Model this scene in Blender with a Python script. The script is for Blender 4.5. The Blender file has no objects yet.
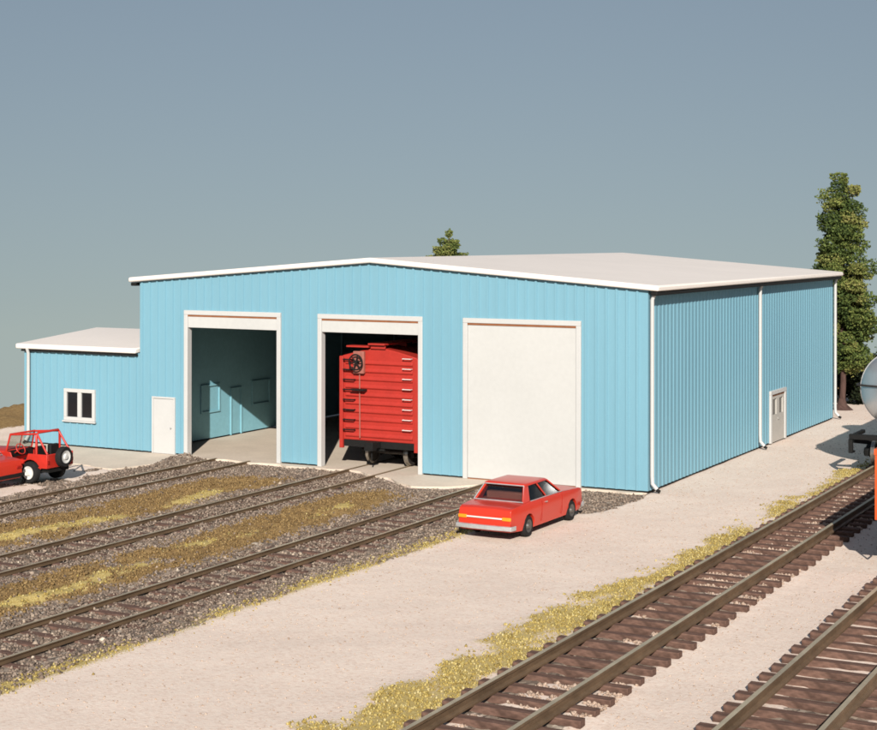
import bpy, bmesh, math, random
import numpy as np
from mathutils import Vector, Matrix

random.seed(7)
RNG = np.random.default_rng(11)
SC = bpy.context.scene
COL = SC.collection
PI = math.pi

# ------------------------------------------------------------------ colours
def lin(r, g, b, k=1.0):
    def f(c):
        c /= 255.0
        return c / 12.92 if c <= 0.04045 else ((c + 0.055) / 1.055) ** 2.4
    return (f(r) * k, f(g) * k, f(b) * k)

MATS = {}
def mat(name, col, rough=0.6, var=0.12, scale=3.0, bump=0.0, bscale=30.0, metal=0.0, spec=0.5, coat=0.0, fine=0.0, fscale=40.0, stretch=None):
    """Principled surface whose base colour varies with two procedural noises."""
    m = bpy.data.materials.new(name); m.use_nodes = True
    nt = m.node_tree; N = nt.nodes; L = nt.links
    p = N['Principled BSDF']
    p.inputs['Roughness'].default_value = rough
    p.inputs['Metallic'].default_value = metal
    p.inputs['Specular IOR Level'].default_value = spec
    p.inputs['Coat Weight'].default_value = coat
    p.inputs['Coat Roughness'].default_value = 0.15
    tc = N.new('ShaderNodeTexCoord')
    vec = tc.outputs['Object']
    if stretch:
        mp = N.new('ShaderNodeMapping'); mp.inputs['Scale'].default_value = stretch
        L.new(vec, mp.inputs['Vector']); vec = mp.outputs['Vector']
    def noise(s, detail=4):
        n = N.new('ShaderNodeTexNoise'); n.inputs['Scale'].default_value = s; n.inputs['Detail'].default_value = detail
        L.new(vec, n.inputs['Vector']); return n.outputs['Fac']
    def mixrange(fac, amt, colin):
        mr = N.new('ShaderNodeMapRange')
        mr.inputs['From Min'].default_value = 0.3; mr.inputs['From Max'].default_value = 0.7
        mr.inputs['To Min'].default_value = 1 - amt; mr.inputs['To Max'].default_value = 1 + amt * 0.6
        L.new(fac, mr.inputs['Value'])
        vm = N.new('ShaderNodeVectorMath'); vm.operation = 'SCALE'
        if isinstance(colin, tuple): vm.inputs[0].default_value = colin
        else: L.new(colin, vm.inputs[0])
        L.new(mr.outputs['Result'], vm.inputs['Scale'])
        return vm.outputs[0]
    c = tuple(col)
    c = mixrange(noise(scale), var, c)
    if fine: c = mixrange(noise(fscale, 2), fine, c)
    L.new(c, p.inputs['Base Color'])
    if bump:
        b = N.new('ShaderNodeBump'); b.inputs['Strength'].default_value = bump; b.inputs['Distance'].default_value = 0.02
        L.new(noise(bscale, 3), b.inputs['Height']); L.new(b.outputs['Normal'], p.inputs['Normal'])
    MATS[name] = m
    return m

M = {}
M['blue'] = mat('blue_siding', (0.192, 0.385, 0.475), 0.55, 0.035, 0.6, 0.03, 60, spec=0.35, fine=0.015, fscale=9, stretch=(1, 1, .25))
M['white'] = mat('white_paint', (0.575, 0.565, 0.545), 0.5, 0.03, 1.2, spec=0.4, fine=0.02, fscale=14)
M['roof'] = mat('roof_white', (0.88, 0.79, 0.72), 0.65, 0.03, 0.35, spec=0.3, fine=0.02, fscale=5)
M['door_white'] = mat('door_white', (0.575, 0.565, 0.54), 0.6, 0.03, 0.5, 0.06, 14, spec=0.3, fine=0.025, fscale=7)
M['seal'] = mat('brown_seal', lin(150, 92, 55), 0.7, 0.2, 4)
M['rust'] = mat('rusty_brown', lin(120, 75, 45), 0.9, 0.3, 8)
M['pane'] = mat('dark_pane', (0.012, 0.012, 0.015), 0.12, 0.1, 3, spec=0.5)
M['greydoor'] = mat('grey_door', lin(185, 180, 172), 0.6, 0.05, 3, spec=0.3)
M['black'] = mat('matt_black', (0.009, 0.0085, 0.008), 0.75, 0.3, 8, spec=0.3)
M['concrete'] = mat('concrete', lin(220, 203, 184), 0.9, 0.08, 0.9, 0.15, 25, spec=0.2, fine=0.07, fscale=10)
M['inner_shade'] = mat('inner_shade_charcoal', (0.045, 0.042, 0.045), 0.85, 0.2, 1.2, spec=0.2)  # charcoal puts the shade of the open bays into the inner surfaces
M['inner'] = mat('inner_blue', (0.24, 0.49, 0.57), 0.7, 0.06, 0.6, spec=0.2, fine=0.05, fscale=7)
M['boxred'] = mat('boxcar_red', (0.45, 0.032, 0.021), 0.5, 0.10, 1.6, spec=0.4, fine=0.06, fscale=12)
M['carred'] = mat('car_red', (0.60, 0.038, 0.018), 0.32, 0.04, 1.5, spec=0.35, coat=0.25)
M['darkred'] = mat('dark_red_trim', (0.36, 0.12, 0.09), 0.7, 0.15, 5)
M['jeepred'] = mat('off_road_red', (0.55, 0.03, 0.018), 0.4, 0.12, 4, spec=0.5)
M['chrome'] = mat('bright_metal', (0.75, 0.74, 0.72), 0.3, 0.1, 6, metal=0.85)
M['chrome_paint'] = mat('silver_paint', (0.52, 0.52, 0.52), 0.35, 0.15, 8, metal=0.35)
M['amber'] = mat('amber_lens', (0.85, 0.30, 0.02), 0.25, 0.05, 3)
M['lens_red'] = mat('red_lens', (0.35, 0.015, 0.01), 0.25, 0.05, 3)
M['lens'] = mat('clear_lens', (0.7, 0.7, 0.66), 0.2, 0.05, 3)
M['tyre'] = mat('tyre_rubber', (0.018, 0.017, 0.017), 0.85, 0.3, 14, 0.3, 30, spec=0.25)
M['rim'] = mat('white_rim', (0.72, 0.70, 0.66), 0.5, 0.08, 6)
M['steelrim'] = mat('steel_rim', (0.14, 0.13, 0.12), 0.4, 0.2, 8, metal=0.5)
M['rail_side'] = mat('rail_steel', lin(118, 96, 74), 0.55, 0.3, 2.5, metal=0.25, spec=0.4, fine=0.15, fscale=11, stretch=(1, .4, 1))
M['rail_top'] = mat('rail_head', lin(196, 180, 152), 0.5, 0.3, 0.8, metal=0.3, fine=0.15, fscale=6, stretch=(1, .4, 1))
M['tie'] = mat('tie_wood', lin(112, 86, 75), 0.9, 0.4, 3, 0.4, 16, spec=0.2, fine=0.3, fscale=12, stretch=(.5, 3, 1))
M['silver'] = mat('tank_silver', (0.55, 0.56, 0.57), 0.28, 0.10, 1.2, metal=0.75, spec=0.5)
M['orange'] = mat('gondola_orange', (0.62, 0.095, 0.018), 0.5, 0.12, 1.5, spec=0.4, fine=0.08)
M['wheel_steel'] = mat('wheel_steel', (0.045, 0.038, 0.034), 0.6, 0.4, 6, metal=0.3)
M['tread'] = mat('wheel_tread', (0.40, 0.37, 0.33), 0.3, 0.2, 6, metal=0.8)
M['bark'] = mat('bark', lin(88, 68, 62), 0.95, 0.35, 3, 0.6, 12, spec=0.1, stretch=(3, 3, .6))

def leaf_mat(name, cols, rough=0.85):
    """Foliage: colour chosen per leaf by a per-face attribute."""
    m = bpy.data.materials.new(name); m.use_nodes = True
    nt = m.node_tree; N = nt.nodes; L = nt.links
    p = N['Principled BSDF']; p.inputs['Roughness'].default_value = rough
    p.inputs['Specular IOR Level'].default_value = 0.15
    a = N.new('ShaderNodeAttribute'); a.attribute_name = 'tint'
    r = N.new('ShaderNodeValToRGB'); e = r.color_ramp.elements
    while len(e) < len(cols): e.new(0.5)
    for i, c in enumerate(cols):
        e[i].position = i / (len(cols) - 1); e[i].color = (*c, 1)
    L.new(a.outputs['Fac'], r.inputs['Fac']); L.new(r.outputs['Color'], p.inputs['Base Color'])
    return m
M['leaf'] = leaf_mat('olive_foliage', [(0.028, 0.048, 0.015), (0.088, 0.122, 0.032), (0.17, 0.195, 0.05), (0.25, 0.225, 0.075)])
M['leaf_shade'] = leaf_mat('shade_painted_foliage', [(0.006, 0.009, 0.005), (0.012, 0.017, 0.008), (0.024, 0.032, 0.012)])  # near-black leaf colour stands in for deep shade
M['stone'] = leaf_mat('ballast_stone', [lin(88, 76, 67), lin(128, 111, 98), lin(158, 140, 125), lin(180, 161, 142), lin(222, 205, 184)])
M['foam_brown'] = leaf_mat('brown_foam', [lin(98, 78, 54), lin(134, 108, 70), lin(160, 134, 92)])
M['foam_yellow'] = leaf_mat('yellow_foam', [lin(126, 106, 62), lin(166, 143, 80), lin(188, 168, 104), lin(206, 190, 142)])
M['pebble'] = leaf_mat('beige_pebble', [lin(158, 134, 116), lin(190, 166, 148), lin(208, 186, 168)])

# ------------------------------------------------------------------ mesh helper
class MB:
    def __init__(s): s.bm = bmesh.new(); s.mi = 0
    def face(s, pts, mi=None):
        f = s.bm.faces.new([s.bm.verts.new(p) for p in pts]); f.material_index = s.mi if mi is None else mi; return f
    def box(s, x0, x1, y0, y1, z0, z1):
        v = [s.bm.verts.new(p) for p in ((x0,y0,z0),(x1,y0,z0),(x1,y1,z0),(x0,y1,z0),(x0,y0,z1),(x1,y0,z1),(x1,y1,z1),(x0,y1,z1))]
        for q in ((0,3,2,1),(4,5,6,7),(0,1,5,4),(1,2,6,5),(2,3,7,6),(3,0,4,7)):
            s.bm.faces.new([v[i] for i in q]).material_index = s.mi
        return s
    def obox(s, c, half, mtx):
        v = [s.bm.verts.new(Vector(c) + mtx @ Vector((a*half[0], b*half[1], d*half[2]))) for a,b,d in ((-1,-1,-1),(1,-1,-1),(1,1,-1),(-1,1,-1),(-1,-1,1),(1,-1,1),(1,1,1),(-1,1,1))]
        for q in ((0,3,2,1),(4,5,6,7),(0,1,5,4),(1,2,6,5),(2,3,7,6),(3,0,4,7)):
            s.bm.faces.new([v[i] for i in q]).material_index = s.mi
        return s
    def bar(s, p0, p1, w, h):
        p0 = Vector(p0); p1 = Vector(p1); d = (p1 - p0)
        m = d.to_track_quat('Y', 'Z').to_matrix()
        return s.obox((p0 + p1) / 2, (w/2, d.length/2, h/2), m)
    def ring(s, c, r, t, seg):
        m = Vector(t).to_track_quat('Z', 'Y').to_matrix()
        return [s.bm.verts.new(Vector(c) + m @ Vector((r*math.cos(2*PI*i/seg), r*math.sin(2*PI*i/seg), 0))) for i in range(seg)]
    def loft(s, rings, cap=True, closed=False):
        n = len(rings[0])
        for a, b in zip(rings, rings[1:]):
            for i in range(n):
                f = s.bm.faces.new((a[i], a[(i+1)%n], b[(i+1)%n], b[i])); f.material_index = s.mi
        if cap:
            s.bm.faces.new(rings[0][::-1]).material_index = s.mi
            s.bm.faces.new(rings[-1]).material_index = s.mi
        return s
    def cyl(s, p0, p1, r0, r1=None, seg=14):
        p0 = Vector(p0); p1 = Vector(p1); t = p1 - p0
        return s.loft([s.ring(p0, r0, t, seg), s.ring(p1, r0 if r1 is None else r1, t, seg)])
    def tube(s, pts, r, seg=8):
        pts = [Vector(p) for p in pts]; rs = r if isinstance(r, (list, tuple)) else [r]*len(pts)
        rings = []; ref = None
        for i, p in enumerate(pts):
            t = (pts[min(i+1, len(pts)-1)] - pts[max(i-1, 0)]).normalized()
            if ref is None: ref = t.orthogonal().normalized()
            ref = (ref - t * ref.dot(t)).normalized(); b = t.cross(ref)
            rings.append([s.bm.verts.new(p + (ref*math.cos(2*PI*k/seg) + b*math.sin(2*PI*k/seg)) * rs[i]) for k in range(seg)])
        return s.loft(rings)
    def lathe(s, prof, origin, axis, seg=24):
        a = Vector(axis).normalized(); o = Vector(origin)
        return s.loft([s.ring(o + a*t, max(r, 1e-4), a, seg) for r, t in prof])
    def prism(s, poly, fn):
        """poly 2D -> fn(p, 0/1) gives the two 3D ends"""
        a = [s.bm.verts.new(fn(p, 0)) for p in poly]; b = [s.bm.verts.new(fn(p, 1)) for p in poly]
        return s.loft([a, b])
    def build(s, name, m, parent=None, bevel=0, smooth=40, seg=2):
        bm = s.bm
        bmesh.ops.recalc_face_normals(bm, faces=bm.faces[:])
        me = bpy.data.meshes.new(name); bm.to_mesh(me); bm.free()
        for q in (m if isinstance(m, (list, tuple)) else [m]): me.materials.append(q)
        if smooth:
            me.polygons.foreach_set('use_smooth', [True]*len(me.polygons)); me.set_sharp_from_angle(angle=math.radians(smooth))
        o = bpy.data.objects.new(name, me); COL.objects.link(o)
        if parent: o.parent = parent
        if bevel:
            b = o.modifiers.new('Bevel', 'BEVEL'); b.width = bevel; b.segments = seg; b.limit_method = 'ANGLE'; b.angle_limit = math.radians(35)
        return o

def tag(o, label=None, cat=None, group=None, kind=None):
    if label: o['label'] = label
    if cat: o['category'] = cat
    if group: o['group'] = group
    if kind: o['kind'] = kind
    return o
def thing(name, label, cat, loc=(0,0,0), rz=0, group=None):
    o = bpy.data.objects.new(name, None); COL.objects.link(o); o.empty_display_size = .3
    o.location = loc; o.rotation_euler = (0, 0, rz)
    return tag(o, label, cat, group)
def kids(o): return [c for c in COL.objects if c.parent is o]
def copy_tree(o, parent=None):
    c = o.copy(); COL.objects.link(c)
    if parent: c.parent = parent; c.matrix_parent_inverse = o.matrix_parent_inverse
    for ch in kids(o): copy_tree(ch, c)
    return c

# ------------------------------------------------------------------ numpy noise
def vnoise(x, y, seed=0):
    xi = np.floor(x).astype(np.int64); yi = np.floor(y).astype(np.int64); fx = x - xi; fy = y - yi
    fx = fx*fx*(3-2*fx); fy = fy*fy*(3-2*fy)
    def h(a, b):
        n = (a*374761393 + b*668265263 + seed*974634777) & 0xffffffff
        n = ((n ^ (n >> 13)) * 1274126177) & 0xffffffff
        return ((n ^ (n >> 16)) & 0xffff) / 65535.0
    return (h(xi,yi)*(1-fx)+h(xi+1,yi)*fx)*(1-fy) + (h(xi,yi+1)*(1-fx)+h(xi+1,yi+1)*fx)*fy
def fbm(x, y, seed=0, oct=4):
    s = 0; a = .5; t = 0
    for k in range(oct):
        s = s + a*vnoise(x*2**k, y*2**k, seed+k); t += a; a *= .5
    return s/t
def sstep(a, b, x):
    t = np.clip((x-a)/(b-a), 0, 1); return t*t*(3-2*t)

# ------------------------------------------------------------------ place masks
T1, T2, T3, TR, TF = -16.15, -10.38, -4.68, 6.33, 10.72      # track centre lines
W, D = 20.64, 24.0                                           # main shed
XO, DO = -26.48, 9.3                                         # office end, office depth

def beige_edge(y):      # x of the ballast/gravel boundary on the right of the third track
    return np.interp(y, [-60, -19, -12.5, -8.5, -6.5, -4.9, -4.2, -3.0, -0.9, 0.0], [-2.6, -2.45, -2.2, -2.15, -1.9, -1.2, -0.15, 0.1, 0.15, -0.2])
def apron_edge(x):      # y where the concrete apron ends and ballast starts
    return np.interp(x, [-22, -20.5, -18.6, -18.1, -17.9, -17.6, -17.0, -15.2, -14.0, -12.4, -11.2, -9.4, -8.2, -7.4, -6.3, -5.7, -5.2, -4.0, -1.7, .5],
                        [-3.9, -3.7, -3.9, -2.3, -.7, -.35, -.25, -.35, -.3, -.35, -.25, -.9, -1.9, -2.5, -2.1, -1.3, -.6, -.35, -.15, -.12])
def masks(x, y):
    n = fbm(x*.9, y*.9, 3)-.5; n2 = fbm(x*3, y*3, 9)-.5
    wob = n*.9 + n2*.5
    left = np.interp(y, [-60, -25, -10.6, -8.1, -3.8, 0], [-18.0, -17.7, -17.7, -18.0, -18.6, -18.3])
    bal = sstep(-.25, .25, beige_edge(y) - x + wob*.5) * sstep(-.3, .3, x - left + wob*.8) * sstep(-.12, .12, apron_edge(x) - y + wob*.25)
    # speckled rubble left of the first track
    rub = sstep(.42, .62, fbm(x*1.3, y*1.3, 21)+n2*.35) * sstep(-22.2, -20.6, x) * sstep(-17.6, -18.3, x) * sstep(-9.5, -7.2, y) * sstep(-3.4, -4.4, y)
    bal = np.maximum(bal, rub*.9)
    for t in (TR, TF):
        bal = np.maximum(bal, np.exp(-((x-t)/1.12)**8) * sstep(.56, .46, fbm(x*.6, y*.45, 33)))
    def strip(xa, xb, ya, yb, w=.5):
        return sstep(-w, w, x-xa+wob) * sstep(-w, w, xb-x+wob) * sstep(-w*2, w*2, y-ya+wob*2) * sstep(-w*2, w*2, yb-y+wob*2)
    br = np.maximum(strip(-14.3, -11.9, -60, -3.0), strip(-8.7, -6.5, -60, -3.9))
    br = br * sstep(.30, .5, fbm(x*.5, y*.5, 40)+.18)
    # yellow turf
    c1 = -12.5 + .35*np.sin(y*.5); c2 = -7.35 + .3*np.sin(y*.6+1)
    yl = np.maximum(np.exp(-((x-c1)/.42)**2) * sstep(-5.2, -6.6, y), np.exp(-((x-c2)/.42)**2) * sstep(-5.4, -6.6, y))
    yl = yl * sstep(.42, .60, fbm(x*.35+7, y*.3, 60)+n2*.25)
    e = beige_edge(y)
    ye = np.exp(-((x-e+.15)/.38)**2) * sstep(-7.0, -8.2, y) * sstep(.25, .55, fbm(x*.7, y*.5, 70)+.05)
    rl = np.interp(y, [-60, -16, -12, -7, -2, 5, 12], [3.4, 3.65, 4.05, 4.2, 4.32, 4.4, 4.4])
    yr = sstep(-.35, .35, x-rl+wob*1.3) * sstep(-.2, .2, 5.05-x+wob*.3) * (.25+.62*sstep(.25, .55, fbm(x*.8, y*.6, 80)+.05)) * sstep(12, 8, y)
    yr *= 1 - .75*np.exp(-((y+3.3)/1.2)**2)*sstep(4.1, 4.6, x)
    yl = np.maximum(np.maximum(yl, ye), yr)
    return bal, br*(bal > .3)*(x < 0), yl
def footprint(x, y, g=0.0):
    return ((x > -W-g) & (x < g) & (y > -g) & (y < D+g)) | ((x > XO-g) & (x <= -W) & (y > -g) & (y < DO+g))
def board_d(x, y):      # distance outside the flat board
    ax, ay = -29.6, 34.5; r = 6.0
    dx = (ax + r) - x; dy = y - (ay - r)
    d = np.hypot(np.maximum(dx, 0), np.maximum(dy, 0)) - r
    inside = np.minimum(np.maximum(dx, dy), 0)
    return d + inside
def height(x, y):
    bal, br, yl = masks(x, y)
    n = fbm(x*.5, y*.5, 5)-.5; n2 = fbm(x*2.2, y*2.2, 6)-.5; n3 = fbm(x*6, y*6, 8)-.5
    h = -.02 + n*.03 + n2*.015*(1-bal)
    deep = np.zeros_like(x)
    for t in (T1, T2, T3):
        deep = np.maximum(deep, np.exp(-((x-t)/1.5)**4))
    up = sstep(-3.0, -.6, y)                       # the bed comes up level with the sill at the doors
    h = h + bal*(-.055*deep*(1-up) - .03 - .02*up + n2*.07 + n3*.08)
    h = h + br*(.03 + n2*.14) + yl*.035
    for t in (TR, TF): h = h + np.exp(-((x-t)/1.35)**6)*(.055 + n3*.06 + n*.05)
    # loose heap beside the first door
    h = h + .30*np.exp(-(((x+17.75)/.55)**2 + ((y+1.3)/.9)**2)) * (1+n2)
    # concrete apron area stays below the slab
    apr = sstep(-.15, .15, y-apron_edge(x)) * (x < .1) * (x > -29) * (y < 1)
    h = h - apr*.03
    h = np.where(footprint(x, y, -.15), -.35, h)
    # low raised bank round the rear and left edge, then the ground falls away
    d = board_d(x, y)
    h = h + (sstep(.2, 3.2, d)*(.48 + n*.5 + n2*.25)) - np.maximum(d-4.2, 0)**1.15*.9
    return np.maximum(h, -45)

# ------------------------------------------------------------------ ground sheet
def axis(segs):
    out = []
    for a, b, st in segs: out += list(np.arange(a, b, st))
    out.append(segs[-1][1]); return np.array(out)
gx = axis([(-90, -40, 2.5), (-40, -28, .5), (-28, -20, .2), (-20, 8.5, .11), (8.5, 16, .25), (16, 40, 1), (40, 90, 4)])
gy = axis([(-90, -40, 3), (-40, -30, .5), (-30, -22, .2), (-22, .6, .115), (.6, 14, .3), (14, 45, .5), (45, 90, 3)])
X, Y = np.meshgrid(gx, gy, indexing='ij')
Z = height(X, Y)
nx, ny = X.shape
me = bpy.data.meshes.new('ground')
co = np.stack([X, Y, Z], -1).reshape(-1, 3)
idx = np.arange(nx*ny).reshape(nx, ny)
fc = np.stack([idx[:-1,:-1], idx[1:,:-1], idx[1:,1:], idx[:-1,1:]], -1).reshape(-1, 4)
me.from_pydata(co.tolist(), [], fc.tolist())
bal, br, yl = masks(X, Y)
bank = sstep(.1, 1.2, board_d(X, Y) + (fbm(X, Y, 90)-.5)*1.2)
ca = me.color_attributes.new('zones', 'FLOAT_COLOR', 'POINT')
ca.data.foreach_set('color', np.stack([bal, np.maximum(br, bank), yl, np.ones_like(bal)], -1).reshape(-1).astype(np.float32))
ca2 = me.attributes.new('bank', 'FLOAT', 'POINT'); ca2.data.foreach_set('value', bank.reshape(-1).astype(np.float32))
me.polygons.foreach_set('use_smooth', [True]*len(me.polygons))
ground = bpy.data.objects.new('ground', me); COL.objects.link(ground); tag(ground, kind='structure')

def ground_mat():
    m = bpy.data.materials.new('ground_cover'); m.use_nodes = True
    nt = m.node_tree; N = nt.nodes; L = nt.links
    p = N['Principled BSDF']; p.inputs['Roughness'].default_value = .95; p.inputs['Specular IOR Level'].default_value = .15
    tc = N.new('ShaderNodeTexCoord'); V = tc.outputs['Object']
    at = N.new('ShaderNodeAttribute'); at.attribute_name = 'zones'
    sep = N.new('ShaderNodeSeparateColor'); L.new(at.outputs['Color'], sep.inputs[0])
    def noise(s, d=3, r=.6):
        n = N.new('ShaderNodeTexNoise'); n.inputs['Scale'].default_value = s; n.inputs['Detail'].default_value = d; n.inputs['Roughness'].default_value = r
        L.new(V, n.inputs['Vector']); return n.outputs['Fac']
    def voro(s):
        n = N.new('ShaderNodeTexVoronoi'); n.inputs['Scale'].default_value = s; L.new(V, n.inputs['Vector']); return n
    def ramp(fac, stops):
        r = N.new('ShaderNodeValToRGB'); e = r.color_ramp.elements
        while len(e) < len(stops): e.new(.5)
        for i, (q, c) in enumerate(stops): e[i].position = q; e[i].color = (*c, 1)
        L.new(fac, r.inputs['Fac']); return r.outputs['Color']
    def mix(f, a, b):
        x = N.new('ShaderNodeMix'); x.data_type = 'RGBA'; L.new(f, x.inputs['Factor']); L.new(a, x.inputs['A']); L.new(b, x.inputs['B']); return x.outputs['Result']
    def math_(op, a, b):
        x = N.new('ShaderNodeMath'); x.operation = op
        for i, q in enumerate((a, b)):
            if isinstance(q, (int, float)): x.inputs[i].default_value = q
            else: L.new(q, x.inputs[i])
        return x.outputs[0]
    def edge(mask, ns, amp=.9):      # granular threshold between materials
        f = math_('ADD', mask, math_('MULTIPLY', math_('SUBTRACT', ns, .5), amp))
        x = N.new('ShaderNodeMapRange'); x.inputs['From Min'].default_value = .42; x.inputs['From Max'].default_value = .58; L.new(f, x.inputs['Value']); return x.outputs['Result']
    grain = noise(9, 4, .7); fine = noise(26, 2, .6); big = noise(.35, 3)
    vcol = voro(9); vsep = N.new('ShaderNodeSeparateColor'); L.new(vcol.outputs['Color'], vsep.inputs[0])
    vf = voro(16); fsep = N.new('ShaderNodeSeparateColor'); L.new(vf.outputs['Color'], fsep.inputs[0])
    beige = ramp(math_('ADD', math_('MULTIPLY', fsep.outputs[0], .5), math_('MULTIPLY', fine, .5)), [(.15, (.74, .58, .475)), (.38, (.87, .705, .595)), (.8, (.90, .765, .655))])
    tone = ramp(big, [(.3, (.93, .91, .90)), (.7, (1.02, 1.01, 1.0))])
    x = N.new('ShaderNodeMix'); x.data_type = 'RGBA'; x.blend_type = 'MULTIPLY'; x.inputs['Factor'].default_value = 1; L.new(beige, x.inputs['A']); L.new(tone, x.inputs['B']); beige = x.outputs['Result']
    balc = ramp(vsep.outputs[0], [(0, lin(94, 82, 74)), (.45, lin(130, 115, 103)), (.8, lin(156, 139, 124)), (.95, lin(170, 154, 138)), (1, lin(205, 190, 172))])
    brown = ramp(grain, [(.25, lin(106, 84, 58)), (.5, lin(144, 116, 76)), (.75, lin(166, 138, 96))])
    yellow = ramp(fine, [(.25, lin(150, 126, 80)), (.5, lin(190, 166, 102)), (.75, lin(212, 194, 138))])
    c = mix(edge(sep.outputs[0], grain, 1.1), beige, balc)
    c = mix(edge(sep.outputs[1], grain, 1.7), c, brown)
    c = mix(edge(sep.outputs[2], fine, 1.9), c, yellow)
    L.new(c, p.inputs['Base Color'])
    b = N.new('ShaderNodeBump'); b.inputs['Strength'].default_value = .35; b.inputs['Distance'].default_value = .03
    L.new(math_('ADD', grain, math_('MULTIPLY', fine, .6)), b.inputs['Height']); L.new(b.outputs['Normal'], p.inputs['Normal'])
    return m
me.materials.append(ground_mat())

# ------------------------------------------------------------------ loose ground cover (uncountable grains)
OCT_V = np.array([(1,0,0),(-1,0,0),(0,1,0),(0,-1,0),(0,0,1),(0,0,-1)], float)
OCT_F = np.array([(0,2,4),(2,1,4),(1,3,4),(3,0,4),(2,0,5),(1,2,5),(3,1,5),(0,3,5)])
def grains(name, pts, sizes, tint, m, flat=.8):
    n = len(pts)
    V = OCT_V[None]*(1+RNG.uniform(-.45, .45, (n,6,1)))*sizes[:,None,None]
    V[:,:,2] *= flat
    a = RNG.uniform(0, 2*PI, n); b = RNG.uniform(-.6, .6, n)
    ca_, sa = np.cos(a)[:,None], np.sin(a)[:,None]; cb, sb = np.cos(b)[:,None], np.sin(b)[:,None]
    y2 = V[:,:,1]*cb - V[:,:,2]*sb; z2 = V[:,:,1]*sb + V[:,:,2]*cb
    x3 = V[:,:,0]*ca_ - y2*sa; y3 = V[:,:,0]*sa + y2*ca_
    P = np.stack([x3, y3, z2], -1) + pts[:,None,:]
    Fc = (OCT_F[None] + (np.arange(n)*6)[:,None,None]).reshape(-1)
    me = bpy.data.meshes.new(name); me.vertices.add(n*6); me.vertices.foreach_set('co', P.reshape(-1))
    nf = n*8; me.loops.add(nf*3); me.loops.foreach_set('vertex_index', Fc)
    me.polygons.add(nf); me.polygons.foreach_set('loop_start', np.arange(nf)*3)
    at = me.attributes.new('tint', 'FLOAT', 'POINT'); at.data.foreach_set('value', np.repeat(tint, 6).astype(np.float32))
    me.update(calc_edges=True); me.materials.append(m)
    o = bpy.data.objects.new(name, me); COL.objects.link(o); return o
def scatter(n, x0, x1, y0, y1):
    return RNG.uniform(x0, x1, n), RNG.uniform(y0, y1, n)
def off_rails(x, y, tracks, w=.09):
    ok = np.ones(len(x), bool)
    for t in tracks:
        for s in (-1, 1): ok &= np.abs(x - (t + s*.75)) > w
    return ok
x, y = scatter(85000, -21.5, .4, -27, 0)
b_, r_, y_ = masks(x, y); k = (RNG.random(len(x)) < b_*1.1-.15) & (r_ < .55) & off_rails(x, y, (T1, T2, T3)) & (y < apron_edge(x)-.05)
k |= (RNG.random(len(x)) < .03) & (b_ > .2)  & off_rails(x, y, (T1, T2, T3)) & (y < apron_edge(x)-.05)
x, y = x[k], y[k]; s = RNG.uniform(.02, .052, len(x)) * (1 + (RNG.random(len(x)) < .04)*.6)
z = height(x, y) + s*.25
dt = np.min(np.abs(x[:,None]-np.array([T1, T2, T3])[None]), 1); cov = fbm(x*.6, y*.5, 77)
z = np.where((dt < 1.35) & (cov > np.where(np.abs(x-T1) < 1.4, .36, np.where(np.abs(x-T2) < 1.4, .48, .64))), np.maximum(z, -.062+RNG.uniform(-.02, .015, len(x))), z)
t = np.clip(RNG.beta(2, 3.2, len(x))*.8 + (RNG.random(len(x)) < .005)*.6, 0, 1)
tag(grains('ballast_stones', np.stack([x, y, z], -1), s, t, M['stone']), 'loose dark grey ballast stones round the three shed tracks', 'ballast', kind='stuff')
x, y = scatter(60000, -15.5, -5.2, -27, -2)
b_, r_, y_ = masks(x, y); k = (RNG.random(len(x)) < r_*.6) & (y_ < .6)
x, y = x[k], y[k]; s = RNG.uniform(.02, .045, len(x))
tag(grains('brown_turf', np.stack([x, y, height(x, y)+s*.4], -1), s, RNG.beta(2, 2, len(x)), M['foam_brown'], 1.1), 'brown dry turf growing between the shed tracks', 'turf', kind='stuff')
xs = [scatter(26000, -14.2, -5.8, -27, -4), scatter(16000, -3.8, -1.2, -27, -6.5), scatter(52000, 2.6, 5.3, -27, 13)]
x = np.concatenate([q[0] for q in xs]); y = np.concatenate([q[1] for q in xs])
b_, r_, y_ = masks(x, y); k = RNG.random(len(x)) < (y_**1.5)*.5
x, y = x[k], y[k]; s = RNG.uniform(.013, .036, len(x))
tag(grains('yellow_turf', np.stack([x, y, height(x, y)+s*.4], -1), s, np.clip(RNG.beta(2, 2, len(x)), 0, 1), M['foam_yellow'], 1.1), 'tufts of straw yellow turf along the track edges', 'turf', kind='stuff')
xs = [scatter(3500, -3.5, 5.2, -27, 1), scatter(1600, 0.2, 4.6, 0, 27), scatter(1500, 7.4, 10, -27, 4), scatter(1500, -30, -18, -16, -1)]
x = np.concatenate([q[0] for q in xs]); y = np.concatenate([q[1] for q in xs])
b_, r_, y_ = masks(x, y); k = (b_ < .5) & (y_ < .6) & ~footprint(x, y, .05) & ~((y > apron_edge(x)-.1) & (x < .2) & (y < 0))
x, y = x[k], y[k]; s = RNG.uniform(.010, .026, len(x))
tag(grains('gravel_pebbles', np.stack([x, y, height(x, y)+s*.2], -1), s, RNG.beta(1.6, 1.6, len(x)), M['pebble']), 'fine pale beige gravel of the yard', 'gravel', kind='stuff')
# pale ballast caught between the ties of the open right-hand track
x, y = scatter(17000, TR-1.25, TR+1.25, -27, 20)
k = (fbm(x*.6, y*.45, 33) > .52) & off_rails(x, y, (TR,), .1); x, y = x[k], y[k]; s = RNG.uniform(.025, .06, len(x))
tag(grains('pale_ballast', np.stack([x, y, height(x, y)+s*.35], -1), s, RNG.uniform(0, .6, len(x)), M['pebble']), 'pale stones lying between the ties of the open track', 'ballast', kind='stuff')

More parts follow.
